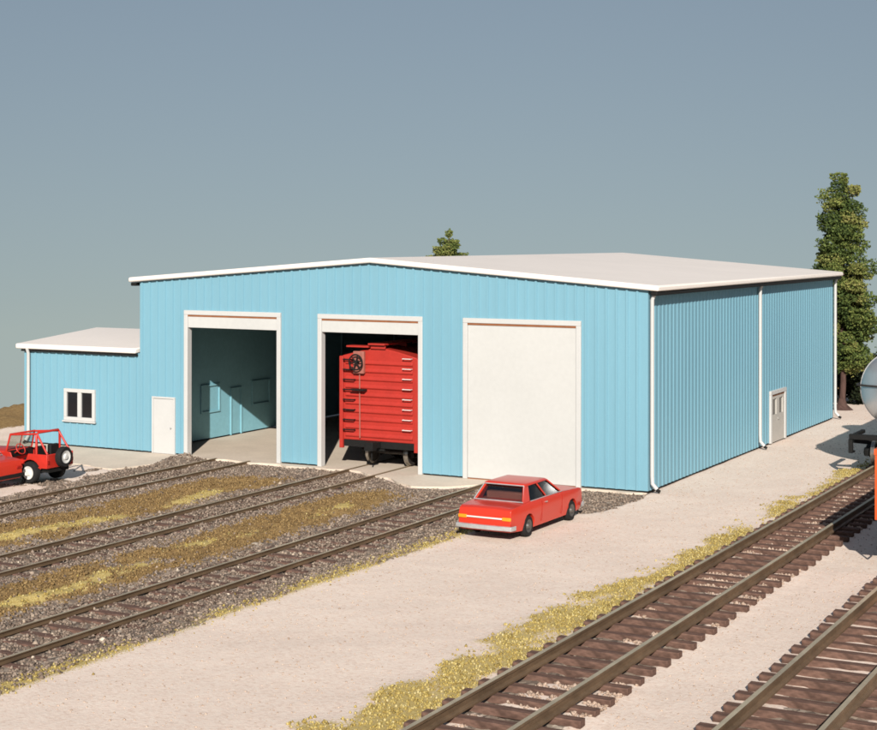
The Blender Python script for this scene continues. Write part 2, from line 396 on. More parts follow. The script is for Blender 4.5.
# ------------------------------------------------------------------ apron and floor
xs_ = np.linspace(-29.2, 0.0, 170)
inner = [(-29.2, -.01), (0.0, -.01)]
mb = MB()
prev = None
for q in xs_:
    e = float(apron_edge(np.array(q))) if q > -22 else float(np.interp(q, [-29.2, -22], [-2.6, -3.9]))
    e += (vnoise(np.array(q*1.7), np.array(0.), 4)-.5)*.35
    e = min(e, -.08)
    cur = ((q, e), (q, 0.0))
    if prev:
        mb.face([(prev[0][0], prev[0][1], .004), (cur[0][0], cur[0][1], .004), (cur[1][0], 0, .004), (prev[1][0], 0, .004)])
        mb.face([(prev[0][0], prev[0][1], -.15), (cur[0][0], cur[0][1], -.15), (cur[0][0], cur[0][1], .004), (prev[0][0], prev[0][1], .004)])
    prev = cur
tag(mb.build('apron', M['concrete'], smooth=0), kind='structure')
mb = MB(); mb.box(-W+.15, -.15, .002, D-.15, -.2, .004)
tag(mb.build('floor', M['concrete'], smooth=0), kind='structure')

# ------------------------------------------------------------------ metal shed
shed = thing('metal_shed', 'pale blue metal shed with white roof, three tall track doors and low office wing', 'shed', (0, 0, 0))
HE, HR = 6.53, 7.325

def ribbed(mb, o, u, n, L, top, openings=(), thick=.15, pitch=.36, rw=.07, rh=.045, sl=.02, z0=.06, start=.12, extra=()):
    o = Vector((*o, 0)); u = Vector((*u, 0)); n = Vector((*n, 0))
    pts = {0.0: 0.0, L: 0.0}; ribs = []
    c = start
    while c < L - rw:
        a = c - rw/2 - sl; ribs.append((a, c-rw/2, c+rw/2, c+rw/2+sl)); c += pitch
    def off(s):
        for a, b, cc, d in ribs:
            if a <= s <= d:
                return rh if b <= s <= cc else rh*((s-a)/(b-a) if s < b else (d-s)/(d-cc))
        return 0.0
    bp = {0.0, L, *extra}
    for r in ribs: bp |= {q for q in r if 0 < q < L}
    for q in openings: bp |= {q[0], q[1]}
    def run(bps, offf, mi):
        bps = sorted(bps)
        for a, b in zip(bps, bps[1:]):
            if b - a < 1e-5: continue
            mid = (a+b)/2; iv = [(z0, None)]
            ops = sorted([q for q in openings if q[0]-1e-6 < mid < q[1]+1e-6], key=lambda q: q[2])
            lo = z0; segs = []
            for q in ops:
                if q[2] > lo + 1e-4: segs.append((lo, q[2], lo, q[2]))
                lo = max(lo, q[3])
            segs.append((lo, top(a), lo, top(b)))
            oa, ob = offf(a), offf(b)
            for za0, za1, zb0, zb1 in segs:
                pa = o + u*a + n*oa; pb = o + u*b + n*ob
                mb.face([pa + Vector((0,0,za0)), pb + Vector((0,0,zb0)), pb + Vector((0,0,zb1)), pa + Vector((0,0,za1))], mi)
    run(bp, off, 0)
    coarse = {0.0, L, *extra}
    for q in openings: coarse |= {q[0], q[1]}
    run(coarse, lambda s: -thick, 1)
    def strip(p, q): mb.face([p, q, q - n*thick, p - n*thick], 0)
    for s in (0.0, L):
        p = o + u*s; strip(p + Vector((0,0,z0)), p + Vector((0,0,top(s))))
    ex = sorted({0.0, L, *extra})
    for a, b in zip(ex, ex[1:]):
        strip(o + u*a + Vector((0,0,top(a))), o + u*b + Vector((0,0,top(b))))
    for a, b, zl, zh in openings:
        for s in (a, b): strip(o + u*s + Vector((0,0,max(zl, z0))), o + u*s + Vector((0,0,zh)))
        strip(o + u*a + Vector((0,0,zh)), o + u*b + Vector((0,0,zh)))
        if zl > z0: strip(o + u*a + Vector((0,0,zl)), o + u*b + Vector((0,0,zl)))
    return mb
DOORS = [(-18.50, -14.14), (-12.55, -8.255), (-6.68, -2.32)]; HD = 5.49
gable = lambda s: HE + (HR-HE)*(1-abs(s-W/2)/(W/2))
PD = (-20.02, -18.93, 0, 2.17)               # person door in front wall
fo = [(a+W+.04, b+W-.04, 0, HD-.04) for a, b in DOORS] + [(PD[0]+W+.03, PD[1]+W-.03, 0, PD[3]-.03)]
SM = [M['blue'], M['inner_shade']]; SL = [M['blue'], M['inner']]  # first pair has its inner face darkened to deepen the interior shade
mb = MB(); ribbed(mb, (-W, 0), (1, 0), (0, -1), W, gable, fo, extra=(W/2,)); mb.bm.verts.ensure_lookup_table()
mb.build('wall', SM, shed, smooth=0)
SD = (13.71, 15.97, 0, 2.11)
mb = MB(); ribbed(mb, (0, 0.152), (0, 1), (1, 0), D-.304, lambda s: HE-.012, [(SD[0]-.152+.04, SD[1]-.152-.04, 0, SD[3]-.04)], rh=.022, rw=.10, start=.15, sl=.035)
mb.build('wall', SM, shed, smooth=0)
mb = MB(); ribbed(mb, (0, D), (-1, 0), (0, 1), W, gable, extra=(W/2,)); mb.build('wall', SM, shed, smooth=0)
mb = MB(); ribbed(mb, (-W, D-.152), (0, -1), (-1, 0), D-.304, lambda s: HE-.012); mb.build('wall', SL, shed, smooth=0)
# black base strip standing in for the shadow line below the siding
for q in ((-.11, -.03, .16, D-.03), (-W+.03, DOORS[0][0], .03, .11), (XO+.03, -W+.02, .03, .11), (DOORS[0][1], DOORS[1][0], .03, .11), (DOORS[1][1], DOORS[2][0], .03, .11), (DOORS[2][1], -.03, .03, .11)):
    mb = MB(); mb.box(*q, -.2, .062); mb.build('shadow_strip', M['black'], shed, smooth=0)

# roof: two slopes with thickness, rounded edges
OV, FR = .42, .20
sl_ = (HR-HE)/(W/2)
def roof_poly(ov, th):
    zl = HE - sl_*ov
    return [(-W-ov, zl), (-W/2, HR), (ov, zl), (ov, zl+th), (-W/2, HR+th), (-W-ov, zl+th)]
mb = MB()
pl = [(a, b+.01) for a, b in roof_poly(OV, .185)]
mb.prism(pl, lambda p, e: (p[0], -FR if e == 0 else D+FR, p[1]))
roof = mb.build('roof', M['roof'], shed, bevel=.06, smooth=25, seg=3)
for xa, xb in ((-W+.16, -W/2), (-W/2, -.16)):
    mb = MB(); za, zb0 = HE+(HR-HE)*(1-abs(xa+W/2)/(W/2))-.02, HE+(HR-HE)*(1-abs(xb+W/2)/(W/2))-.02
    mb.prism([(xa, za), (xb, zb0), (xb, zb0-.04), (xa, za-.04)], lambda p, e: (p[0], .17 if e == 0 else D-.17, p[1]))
    mb.build('bounce_cut_liner', M['inner_shade'], shed, smooth=0)  # dark liner added under the roof to cut bounce light in the bays
# gutters along both eaves, coloured black to paint in the shadow below them
for sx in (1, -1):
    mb = MB()
    x0 = OV-.30 if sx > 0 else -W-OV+.06
    zt = HE - sl_*OV
    mb.box(x0, x0+.24, -.12, D+.12, zt-.13, zt+.006)
    mb.build('gutter', M['black'], shed, bevel=.03)
# downspouts on the right wall
def downspout(x, y, ztop, out=(1, 0), name='downspout', r=.066):
    o = Vector((x, y, 0)); n = Vector((*out, 0))
    mb = MB()
    p = [o + n*.2 + Vector((0,0,ztop+.02)), o + n*.12 + Vector((0,0,ztop-.18)), o + n*.12 + Vector((0,0,.55)), o + n*.13 + Vector((0,0,.30)), o + n*.29 + Vector((0,0,.13))]
    mb.tube(p, r, 10); d = mb.build(name, M['white'], shed, smooth=50)
    m2 = MB(); m2.cyl(p[-1] - n*.02 + Vector((0,0,-.02)), p[-1] + n*.10 + Vector((0,0,-.07)), r*.8, seg=10); m2.build('spout_mouth', M['black'], d)
for y in (.06, 12.1, D-.08): downspout(0, y, HE-.12)

# big doors
def big_door(a, b, closed, label=None):
    mb = MB(); fw = .17
    mb.box(a, a+fw, -.075, .20, 0.005, HD-fw).box(b-fw, b, -.075, .20, 0.005, HD-fw).box(a, b, -.078, .20, HD-fw, HD)
    f = mb.build('door_frame', M['white'], shed, bevel=.012)
    m = MB(); m.box(a+fw, b-fw, -.055, .12, HD-fw-.065, HD-fw-.003); m.build('top_seal', M['seal'], f, smooth=0)
    m = MB()
    if closed:
        m.box(a+fw+.004, b-fw-.004, -.03, .06, .04, HD-fw-.067); d = m.build('door_panel', M['door_white'], shed, bevel=.01)
        tag(d, 'closed plain white door panel')
        m = MB(); m.box(a+fw+.01, b-fw-.01, -.04, .05, .004, .037); m.build('bottom_seal', M['seal'], d, smooth=0)
    else:
        m.box(a+fw+.004, b-fw-.004, -.045, .06, HD-fw-.48, HD-fw-.067); d = m.build('door_panel', M['door_white'], shed, bevel=.01)
        tag(d, 'white door panel raised to a narrow strip')
        # raised door running back under the roof
        m = MB(); m.box(a+fw+.05, b-fw-.05, .22, 4.2, HD-.34, HD-.28); m.build('track_panel', M['greydoor'], d)
for i, (a, b) in enumerate(DOORS): big_door(a, b, i == 2)
# front person door
mb = MB(); a, b, _, zt = PD
mb.box(a, a+.07, -.07, .1, 0.006, zt-.07).box(b-.07, b, -.07, .1, 0.006, zt-.07).box(a, b, -.073, .1, zt-.07, zt)
f = mb.build('door_frame', M['white'], shed, bevel=.01)
mb = MB(); mb.box(a+.074, b-.074, -.048, .05, .012, zt-.085); d = mb.build('door', M['white'], shed, bevel=.008); tag(d, 'plain white person door beside the first track door')
mb = MB(); mb.cyl((b-.18, -.045, 1.0), (b-.18, -.10, 1.0), .03, seg=10); mb.build('handle', M['chrome_paint'], d)
# side person door with two tall lights
mb = MB(); a, b, _, zt = SD
mb.box(-.1, .09, a, a+.2, .02, zt-.16).box(-.1, .09, b-.2, b, .02, zt-.16).box(-.1, .093, a, b, zt-.16, zt)
f = mb.build('door_frame', M['white'], shed, bevel=.012)
mb = MB(); mb.box(.0, .05, a+.21, b-.21, zt-.24, zt-.163); mb.build('top_seal', M['rust'], f, smooth=0)
mb = MB()
pa, pb = a+.204, b-.204; w = (pb-pa)
LT = [(pa+w*.10, pa+w*.40), (pa+w*.60, pa+w*.90)]; l0, l1 = 1.12, 1.76
mb.box(-.05, .045, pa, pb, .03, l0).box(-.05, .045, pa, pb, l1, zt-.245)
mb.box(-.05, .045, pa, LT[0][0], l0, l1).box(-.05, .045, LT[0][1], LT[1][0], l0, l1).box(-.05, .045, LT[1][1], pb, l0, l1)
d = mb.build('door', M['greydoor'], shed, smooth=0); tag(d, 'grey person door with two tall narrow lights')
for p, q in LT:
    m = MB(); m.box(-.04, -.02, p+.002, q-.002, l0+.002, l1-.002); m.build('pane', M['pane'], d, smooth=0)
m = MB(); m.cyl((.045, pa+w*.5, .93), (.10, pa+w*.5, .93), .035, seg=10); m.build('handle', M['chrome'], d)

# office wing
HO_, RO, RZ = 3.78, 4.66, 4.17
go = lambda s: HO_ + (RZ-HO_)*(1-abs(s-RO)/RO)
WN = (-24.36, -22.80, 1.03, 2.28)
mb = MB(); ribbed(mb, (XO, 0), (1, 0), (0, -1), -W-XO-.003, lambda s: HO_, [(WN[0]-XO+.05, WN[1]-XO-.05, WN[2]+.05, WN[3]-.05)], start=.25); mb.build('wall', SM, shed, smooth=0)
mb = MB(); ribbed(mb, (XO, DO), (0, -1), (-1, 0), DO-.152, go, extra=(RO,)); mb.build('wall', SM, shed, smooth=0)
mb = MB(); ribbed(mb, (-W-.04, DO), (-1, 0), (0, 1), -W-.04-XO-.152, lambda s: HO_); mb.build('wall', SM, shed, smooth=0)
mb = MB(); so = (RZ-HO_)/RO; ov = .22
rp = [(-ov, HO_-so*ov), (RO, RZ), (2*RO+ov, HO_-so*ov), (2*RO+ov, HO_-so*ov+.2), (RO, RZ+.2), (-ov, HO_-so*ov+.2)]
mb.prism(rp, lambda p, e: (XO-.28 if e == 0 else -W-.05, p[0], p[1]+.012))
tag(mb.build('roof', M['roof'], shed, bevel=.05, smooth=25, seg=3), 'low white roof of the office wing')
mb = MB(); mb.box(XO-.05, -W-.06, -.14, -.042, HO_-.10, HO_-.025); mb.build('gutter', M['black'], shed)
downspout(-26.16, 0, HO_, (0, -1))
a, b, zl, zh = WN
mb = MB(); fw = .14; mx = (a+b)/2
mb.box(a, a+fw, -.085, .08, zl+fw, zh-fw).box(b-fw, b, -.085, .08, zl+fw, zh-fw).box(a, b, -.088, .08, zl, zl+fw).box(a, b, -.088, .08, zh-fw, zh).box(mx-.09, mx+.09, -.08, .08, zl+fw, zh-fw)
wf = mb.build('window', M['white'], shed, bevel=.01)
for p, q in ((a+fw, mx-.09), (mx+.09, b-fw)):
    m = MB(); m.box(p+.002, q-.002, -.01, .01, zl+fw+.002, zh-fw-.002); m.build('pane', M['pane'], wf, smooth=0)
m = MB(); m.box(a-.05, b+.05, -.13, -.04, zl-.06, zl-.003); m.build('sill', M['white'], wf, bevel=.008)

# moulded outlines on the inner face of the left wall
def outline(y0, y1, z0, z1, name, bottom=True, w=.07, t=.05):
    mb = MB(); x0, x1 = -W+.152, -W+.152+t
    mb.box(x0, x1, y0, y0+w, z0, z1-w).box(x0, x1, y1-w, y1, z0, z1-w).box(x0, x1, y0, y1, z1-w, z1)
    if bottom: mb.box(x0, x1, y0+w, y1-w, z0, z0+w)
    return mb.build(name, M['inner'], shed, smooth=0)
outline(3.65, 4.95, 1.1, 2.25, 'window_outline'); outline(7.25, 8.6, 1.1, 2.15, 'window_outline')
outline(5.7, 6.5, .03, 1.98, 'door_outline', False)
for y in (2.2, 9.6, 14.5, 19.4):
    mb = MB(); mb.box(-W+.152, -W+.19, y, y+.08, .03, HE-.1); mb.build('wall_stud', M['inner'], shed, smooth=0)

# ------------------------------------------------------------------ tracks
TRACKG = 'railway tracks of the yard'
def make_rail_mesh(x, y0, y1, z0, z1, w=1.0):
    mb = MB(); h = z1-z0
    prof = [(-.10, 0), (.10, 0), (.10, h*.16), (.025, h*.30), (.025, h*.68), (.055, h*.78), (.055, h), (-.055, h), (-.055, h*.78), (-.025, h*.68), (-.025, h*.30), (-.10, h*.16)]
    mb.prism(prof, lambda p, e: (x+p[0]*w, y0 if e == 0 else y1, z0+p[1]))
    for f in mb.bm.faces:
        if f.normal.z > -2 and all(abs(v.co.z-z1) < 1e-4 for v in f.verts): f.material_index = 1
    return mb
def track(label, xc, y0, y1, ztie, zrail, tie_y0, tie_y1, spacing=.71, rot=0, tie_off=0.0):
    t = thing('railway_track', label, 'railway track', (xc, y0, 0), rot, TRACKG)
    for s in (-.75, .75):
        mb = make_rail_mesh(s, 0, y1-y0, ztie+.002, zrail, .7 if ztie < 0 else .85)
        mb.build('rail', [M['rail_side'], M['rail_top']], t, smooth=0)
    mb = MB(); mb.box(-1.3, 1.3, -.115, .115, -.14, 0)
    n = int((tie_y1-tie_y0)/spacing)
    proto = mb.build('tie', M['tie'], t, bevel=.012)
    for i in range(min(n, 100)):
        o = proto if i == 0 else proto.copy()
        if i: COL.objects.link(o); o.parent = t
        o.location = (random.uniform(-.035, .035)+tie_off, tie_y0-y0 + i*spacing + random.uniform(-.04, .04), ztie + random.uniform(-.012, .008))
        o.rotation_euler = (0, 0, random.uniform(-.015, .015))
    return t
track('shed track running to the open left door beside the parked red vehicles', T1, -34, -.2, -.085, .035, -33.5, -.7)
track('shed track leading under the red boxcar in the middle door', T2, -34, 14.2, -.075, .035, -33.5, -.8)
track('shed track ending at the closed white door behind the red sedan', T3, -34, -.8, -.062, .045, -33.5, -1.0)
track('open track with full ties on pale gravel carrying the silver tank car', TR, -34, 33, .13, .35, -33.5, 32.5)
track('right edge track carrying the orange gondola car', TF, -34, 33, .13, .35, -33.5, 32.5)

# ------------------------------------------------------------------ rolling stock
def truck(parent, y, zr, name='truck'):
    """four-wheel freight truck centred at local y, rail top zr"""
    mb = MB(); r = .42
    for s in (-1, 1):
        x = s*1.02
        pl = [(-1.15, zr+.30), (-1.2, zr+.52), (-.55, zr+.78), (.55, zr+.78), (1.2, zr+.52), (1.15, zr+.30), (.85, zr+.36), (.38, zr+.16), (-.38, zr+.16), (-.85, zr+.36)]
        mb.prism(pl, lambda p, e, x=x: (x-.07 if e == 0 else x+.07, y+p[0], p[1]))
        for k in (-.86, .86): mb.cyl((x, y+k, zr+.42), (x+s*.14, y+k, zr+.42), .15, seg=10)
        for k in (-.14, .14): mb.cyl((x, y+k, zr+.22), (x, y+k, zr+.72), .11, seg=8)
    mb.box(-1.0, 1.0, y-.2, y+.2, zr+.35, zr+.72)
    t = mb.build(name, M['black'], parent, bevel=.015)
    for k in (-.86, .86):
        for s in (-1, 1):
            m = MB(); m.mi = 0
            m.lathe([(.06, -.10), (r-.08, -.06), (r-.06, -.075), (r+.035, -.07), (r+.035, -.045), (r, -.04), (r-.01, .075), (r-.09, .075), (r-.12, .03), (.12, .05), (.1, .1), (.02, .1)], (s*.80, y+k, zr+r-.005), (s, 0, 0), 28)
            for f in m.bm.faces:
                c = f.calc_center_median()
                if math.hypot(c.y-y-k, c.z-zr-r) > r-.045: f.material_index = 1
            m.build('wheel', [M['wheel_steel'], M['tread']], t, smooth=35)
        m = MB(); m.cyl((-.8, y+k, zr+r), (.8, y+k, zr+r), .07, seg=10); m.build('axle', M['wheel_steel'], t)
    return t
def coupler(parent, y, z, d):
    mb = MB()
    mb.box(-.09, .09, min(y, y+d*.45), max(y, y+d*.45), z-.10, z+.10)
    a, b = sorted((y+d*.42, y+d*.72)); mb.box(-.19, .16, a, b, z-.15, z+.15)
    mb.cyl((.0, y+d*.5, z-.15), (.0, y+d*.5, z-.5), .03, seg=8)
    return mb.build('coupler', M['black'], parent, bevel=.03)

# boxcar in the middle door
bx = thing('boxcar', 'bright red boxcar parked half inside the middle shed door', 'boxcar', (T2, .55, 0))
BL = 12.3; hw = 1.54; zb, ze, zr_ = .95, 3.98, 4.32
mb = MB()
sec = [(-hw, zb), (hw, zb), (hw, ze), (hw*.5, (ze+zr_)/2+.02), (0, zr_), (-hw*.5, (ze+zr_)/2+.02), (-hw, ze)]
mb.prism(sec, lambda p, e: (p[0], .06 if e == 0 else BL-.06, p[1]))
body = mb.build('body', M['boxred'], bx, bevel=.03)
for yy, d in ((0.06, -1), (BL-.06, 1)):
    mb = MB()
    zz = zb+.10
    k = 0
    while zz < ze-.05:                                   # pressed horizontal corrugations
        pr = [(0, zz), (-.05, zz+.05), (-.05, zz+.10), (0, zz+.19)]
        mb.prism(pr, lambda p, e, yy=yy, d=d: (-hw+.16 if e == 0 else hw-.16, yy - d*p[0] + d*.001, p[1])); zz += .29
    for s in (-1, 1): mb.box(s*hw-.075-.0, s*hw+.075, *(sorted((yy-.05*d, yy+.075*d))), zb-.30, ze-.02)
    e = mb.build('end_panel', M['boxred'], body, bevel=.012)
mb = MB()
for s in (-1, 1):
    mb.box(s*hw-.04, s*hw+.04, .02, 1.3, zb-.12, zb+.02).box(s*hw-.04, s*hw+.04, 4, 8.3, zb-.22, zb+.02).box(s*hw-.04, s*hw+.04, BL-1.3, BL-.02, zb-.12, zb+.02)
mb.build('side_sill', M['boxred'], bx, bevel=.01)
for s in (-1, 1):                                        # side sheathing ribs and sliding door
    mb = MB(); yq = 0.7
    while yq < BL-.4:
        if not 4.7 < yq < 7.4: mb.box(*(sorted((s*hw, s*(hw+.05)))), yq-.05, yq+.05, zb+.05, ze-.1)
        yq += .75
    mb.build('side_rib', M['boxred'], bx, smooth=0)
    mb = MB(); mb.box(*(sorted((s*(hw+.005), s*(hw+.10)))), 4.8, 7.3, zb+.05, ze-.15); mb.build('door', M['boxred'], bx, bevel=.02)
def rungs(x0, x1, y, zs, m, name, stand=.09, r=.022):
    mb = MB()
    for z in zs:
        mb.tube([(x0, y, z), (x0, y-stand, z), (x1, y-stand, z), (x1, y, z)], r, 6)
    return mb.build(name, m, bx)
zs = [zb+.38+i*.36 for i in range(8)]
rungs(-hw+.14, -hw+.58, 0.0, zs, M['black'], 'ladder', .11, .026)
rungs(hw-.50, hw-.16, 0.0, [z+.1 for z in zs], M['rim'], 'grab_iron', .10, .017)
mb = MB()
for z in zs[:4]: mb.tube([(hw, .25, z), (hw+.1, .25, z), (hw+.1, .7, z), (hw, .7, z)], .022, 6)
mb.build('grab_iron', M['black'], bx)
mb = MB(); cx, cz = -hw+.78, 3.78
mb.lathe([(.27, -.02), (.30, 0), (.27, .02)], (cx, -.28, cz), (0, 1, 0), 24)
wmb = MB()
seg = 24; R0, r0 = .27, .03
rings = []
for i in range(seg):
    a = 2*PI*i/seg; c = Vector((cx+R0*math.cos(a), -.30, cz+R0*math.sin(a))); e1 = Vector((math.cos(a), 0, math.sin(a))); e2 = Vector((0, 1, 0))
    rings.append([wmb.bm.verts.new(c + (e1*math.cos(2*PI*k/8)+e2*math.sin(2*PI*k/8))*r0) for k in range(8)])
wmb.loft(rings + [rings[0]], cap=False)
for i in range(6):
    a = PI*i/3+.2; wmb.tube([(cx, -.27, cz), (cx+.14*math.cos(a), -.29, cz+.14*math.sin(a)), (cx+R0*math.cos(a), -.30, cz+R0*math.sin(a))], .024, 6)
wmb.cyl((cx, .02, cz), (cx, -.32, cz), .06, seg=10)
mb.bm.free()
bw = wmb.build('brake_wheel', M['black'], bx, smooth=50)
mb = MB(); mb.box(cx-.22, cx+.22, -.12, .02, cz-.42, cz+.38); mb.build('brake_housing', M['darkred'], bx, bevel=.02)
mb = MB(); mb.tube([(cx, -.02, cz-.4), (cx+.02, -.03, zb+.1)], .022, 6); mb.build('brake_rod', M['darkred'], bx)
mb = MB(); mb.box(cx-.28, cx+.30, -.24, .0, cz-1.02, cz-.97); mb.build('brake_step', M['black'], bx)
mb = MB(); mb.box(-.34, .34, -.16, BL+.16, zr_+.08, zr_+.14)
for i in range(9): mb.box(-.3, .3, i*BL/8-.03, i*BL/8+.03, zr_-.06, zr_+.082)
mb.build('running_board', M['boxred'], bx, bevel=.01)
mb = MB(); mb.box(-1.25, -.34, -.14, .28, zr_-.02, zr_+.04); mb.build('running_board', M['boxred'], bx, bevel=.01)
mb = MB(); mb.box(-.2, .2, .1, BL-.1, .62, zb+.02).box(-1.2, 1.2, 1.6, 2.0, .7, zb+.01).box(-1.2, 1.2, BL-2, BL-1.6, .7, zb+.01).box(-1.45, 1.45, .04, .3, .72, zb+.005); mb.build('underframe', M['black'], bx)
truck(bx, 1.85, .05); truck(bx, BL-1.85, .05)
coupler(bx, .05, .85, -1); coupler(bx, BL-.05, .85, 1)

# tank car on the open track
tk = thing('tank_car', 'silver tank car with black underframe standing on the open track at the right edge', 'tank car', (TR, 6.75, 0))
TL = 12.0; R = 1.33; zc = 2.98
mb = MB()
prof = [(.02, .62)]
for a in np.linspace(8, 90, 9): prof.append((R*math.sin(math.radians(a)), 1.1-.48*math.cos(math.radians(a))))
prof += [(R, 1.15), (R, TL-1.15)]
for a in np.linspace(90, 8, 9): prof.append((R*math.sin(math.radians(a)), TL-1.1+.48*math.cos(math.radians(a))))
prof.append((.02, TL-.62))
mb.lathe(prof, (0, 0, zc), (0, 1, 0), 48); tank = mb.build('tank', M['silver'], tk, smooth=50)
for yy in (1.12, 4.3, 7.7, TL-1.12):
    mb = MB(); mb.lathe([(R+.003, -.05), (R+.025, -.05), (R+.025, .05), (R+.003, .05)], (0, yy, zc), (0, 1, 0), 48); mb.build('tank_band', M['chrome_paint'], tank)
mb = MB(); mb.lathe([(.75, 0), (.75, .62), (.7, .72), (.3, .8), (.02, .82)], (0, TL/2, zc+R-.12), (0, 0, 1), 28); mb.build('dome', M['silver'], tk)
mb = MB()
hr = [(-R-.16, 1.3, zc-.05), (-R-.16, TL-1.3, zc-.05)]
def arc(y, sgn):
    return [((R+.16)*math.sin(a)*-1, y - sgn*.65*math.cos(a)**1, zc+.1) for a in np.linspace(PI/2, -PI/2, 13)]
loop = arc(1.2, 1)
mb.tube([(-R-.16, TL-1.2, zc+.1)] + loop + [(R+.16, TL-1.2, zc+.1)], .035, 8)
for s in (-1, 1):
    for yy in np.linspace(1.2, TL-1.2, 6): mb.tube([(s*R*.99, yy, zc+.08), (s*(R+.16), yy, zc+.1)], .025, 6)
mb.build('handrail', M['wheel_steel'], tk, smooth=50)
mb = MB()
mb.box(-.3, .3, .15, TL-.15, .85, 1.22).box(-1.5, 1.5, 0, .22, 1.27, 1.45).box(-1.5, 1.5, TL-.22, TL, 1.27, 1.45)
mb.box(-1.5, -1.36, .22, 1.9, 1.30, 1.42).box(1.36, 1.5, .22, 1.9, 1.28, 1.40)
for yy in (1.7, TL-1.7): mb.prism([(-.5, 1.1), (.5, 1.1), (1.0, zc-.88), (.6, zc-1.2), (0, zc-1.3), (-.6, zc-1.2), (-1.0, zc-.88)], lambda p, e, yy=yy: (p[0], yy-.09 if e == 0 else yy+.09, p[1]))
mb.bar((-1.4, .3, 1.2), (-.3, 1.5, 1.0), .12, .16); mb.bar((1.4, .3, 1.2), (.3, 1.5, 1.0), .12, .16)
mb.build('underframe', M['black'], tk, bevel=.02)
for s in (-1, 1):
    mb = MB(); mb.box(s*1.44-.07, s*1.44+.07, -.02, .12, .80, 1.27); mb.box(s*1.44-.07, s*1.44+.07, .12, .40, .80, .86); mb.build('corner_step', M['black'], tk)
truck(tk, 1.75, .35); truck(tk, TL-1.75, .35); coupler(tk, .05, 1.0, -1)

# orange gondola on the right-edge track
gd = thing('gondola_car', 'orange open gondola car just entering the frame at the right edge', 'gondola', (TF, -8.35, 0))
GL = 13.0; hw = 1.55
mb = MB(); z0, z1 = 1.2, 2.95
mb.box(-hw, -hw+.08, 0, GL, z0, z1).box(hw-.08, hw, 0, GL, z0, z1).box(-hw+.08, hw-.08, 0, .08, z0, z1).box(-hw+.08, hw-.08, GL-.08, GL, z0, z1).box(-hw+.08, hw-.08, .08, GL-.08, z0+.003, z0+.1)
bd = mb.build('body', M['orange'], gd, bevel=.01)
mb = MB()
for s in (-1, 1):
    for i in range(14): mb.box(*sorted((s*hw, s*(hw+.09))), i*(GL-.2)/13, i*(GL-.2)/13+.16, z0+.02, z1-.12)
    mb.box(*sorted((s*(hw-.02), s*(hw+.11))), -.01, GL+.01, z1-.12, z1+.03)
for i in range(3): mb.box(-hw+.1, hw-.1, -.07, 0, z0+.3+i*.5, z0+.45+i*.5)
mb.build('side_rib', M['orange'], bd, smooth=0)
mb = MB(); mb.box(-.3, .3, .1, GL-.1, .8, z0-.002).box(-1.45, 1.45, .05, .25, .95, z0-.003).box(-1.45, 1.45, GL-.25, GL-.05, .95, z0-.003).box(-1.5, -1.42, .3, GL-.3, .98, z0-.004); mb.build('underframe', M['black'], gd)
for s in (-1, 1):
    mb = MB(); mb.tube([(s*1.5, .1, z0), (s*1.5, .1, .62), (s*1.5, .55, .62), (s*1.5, .55, z0)], .03, 6); mb.build('corner_step', M['black'], gd)
truck(gd, 1.55, .35); truck(gd, GL-1.55, .35); coupler(gd, .05, 1.0, -1)

# ------------------------------------------------------------------ cars
def car_wheel(parent, x, y, r, w, s, rim, name='wheel', axis=(1, 0, 0)):
    ax = Vector(axis)*s
    mb = MB(); mb.lathe([(r*.6, -w/2), (r*.9, -w/2), (r, -w/2+.04), (r, w/2-.04), (r*.92, w/2), (r*.62, w/2), (r*.58, w/2-.04), (.02, w/2-.06)], (x, y, r), ax, 28)
    t = mb.build(name, M['tyre'], parent, smooth=40)
    m = MB(); m.lathe([(r*.60, w/2-.035), (r*.62, w/2+.004), (r*.5, w/2-.01), (r*.34, w/2-.03), (r*.22, w/2+.02), (.01, w/2+.025)], (x, y, r), ax, 24); m.build('rim', rim, t, smooth=40)
    return t
def glass_mat():
    m = bpy.data.materials.new('window_glass'); m.use_nodes = True; nt = m.node_tree; N = nt.nodes; L = nt.links
    N.remove(N['Principled BSDF']); out = N['Material Output']
    t = N.new('ShaderNodeBsdfTransparent'); t.inputs[0].default_value = (.80, .82, .80, 1)
    g = N.new('ShaderNodeBsdfGlossy'); g.inputs['Roughness'].default_value = .05
    f = N.new('ShaderNodeFresnel'); f.inputs['IOR'].default_value = 1.5
    mx = N.new('ShaderNodeMixShader'); L.new(f.outputs[0], mx.inputs[0]); L.new(t.outputs[0], mx.inputs[1]); L.new(g.outputs[0], mx.inputs[2]); L.new(mx.outputs[0], out.inputs[0])
    return m
M['glass'] = glass_mat()

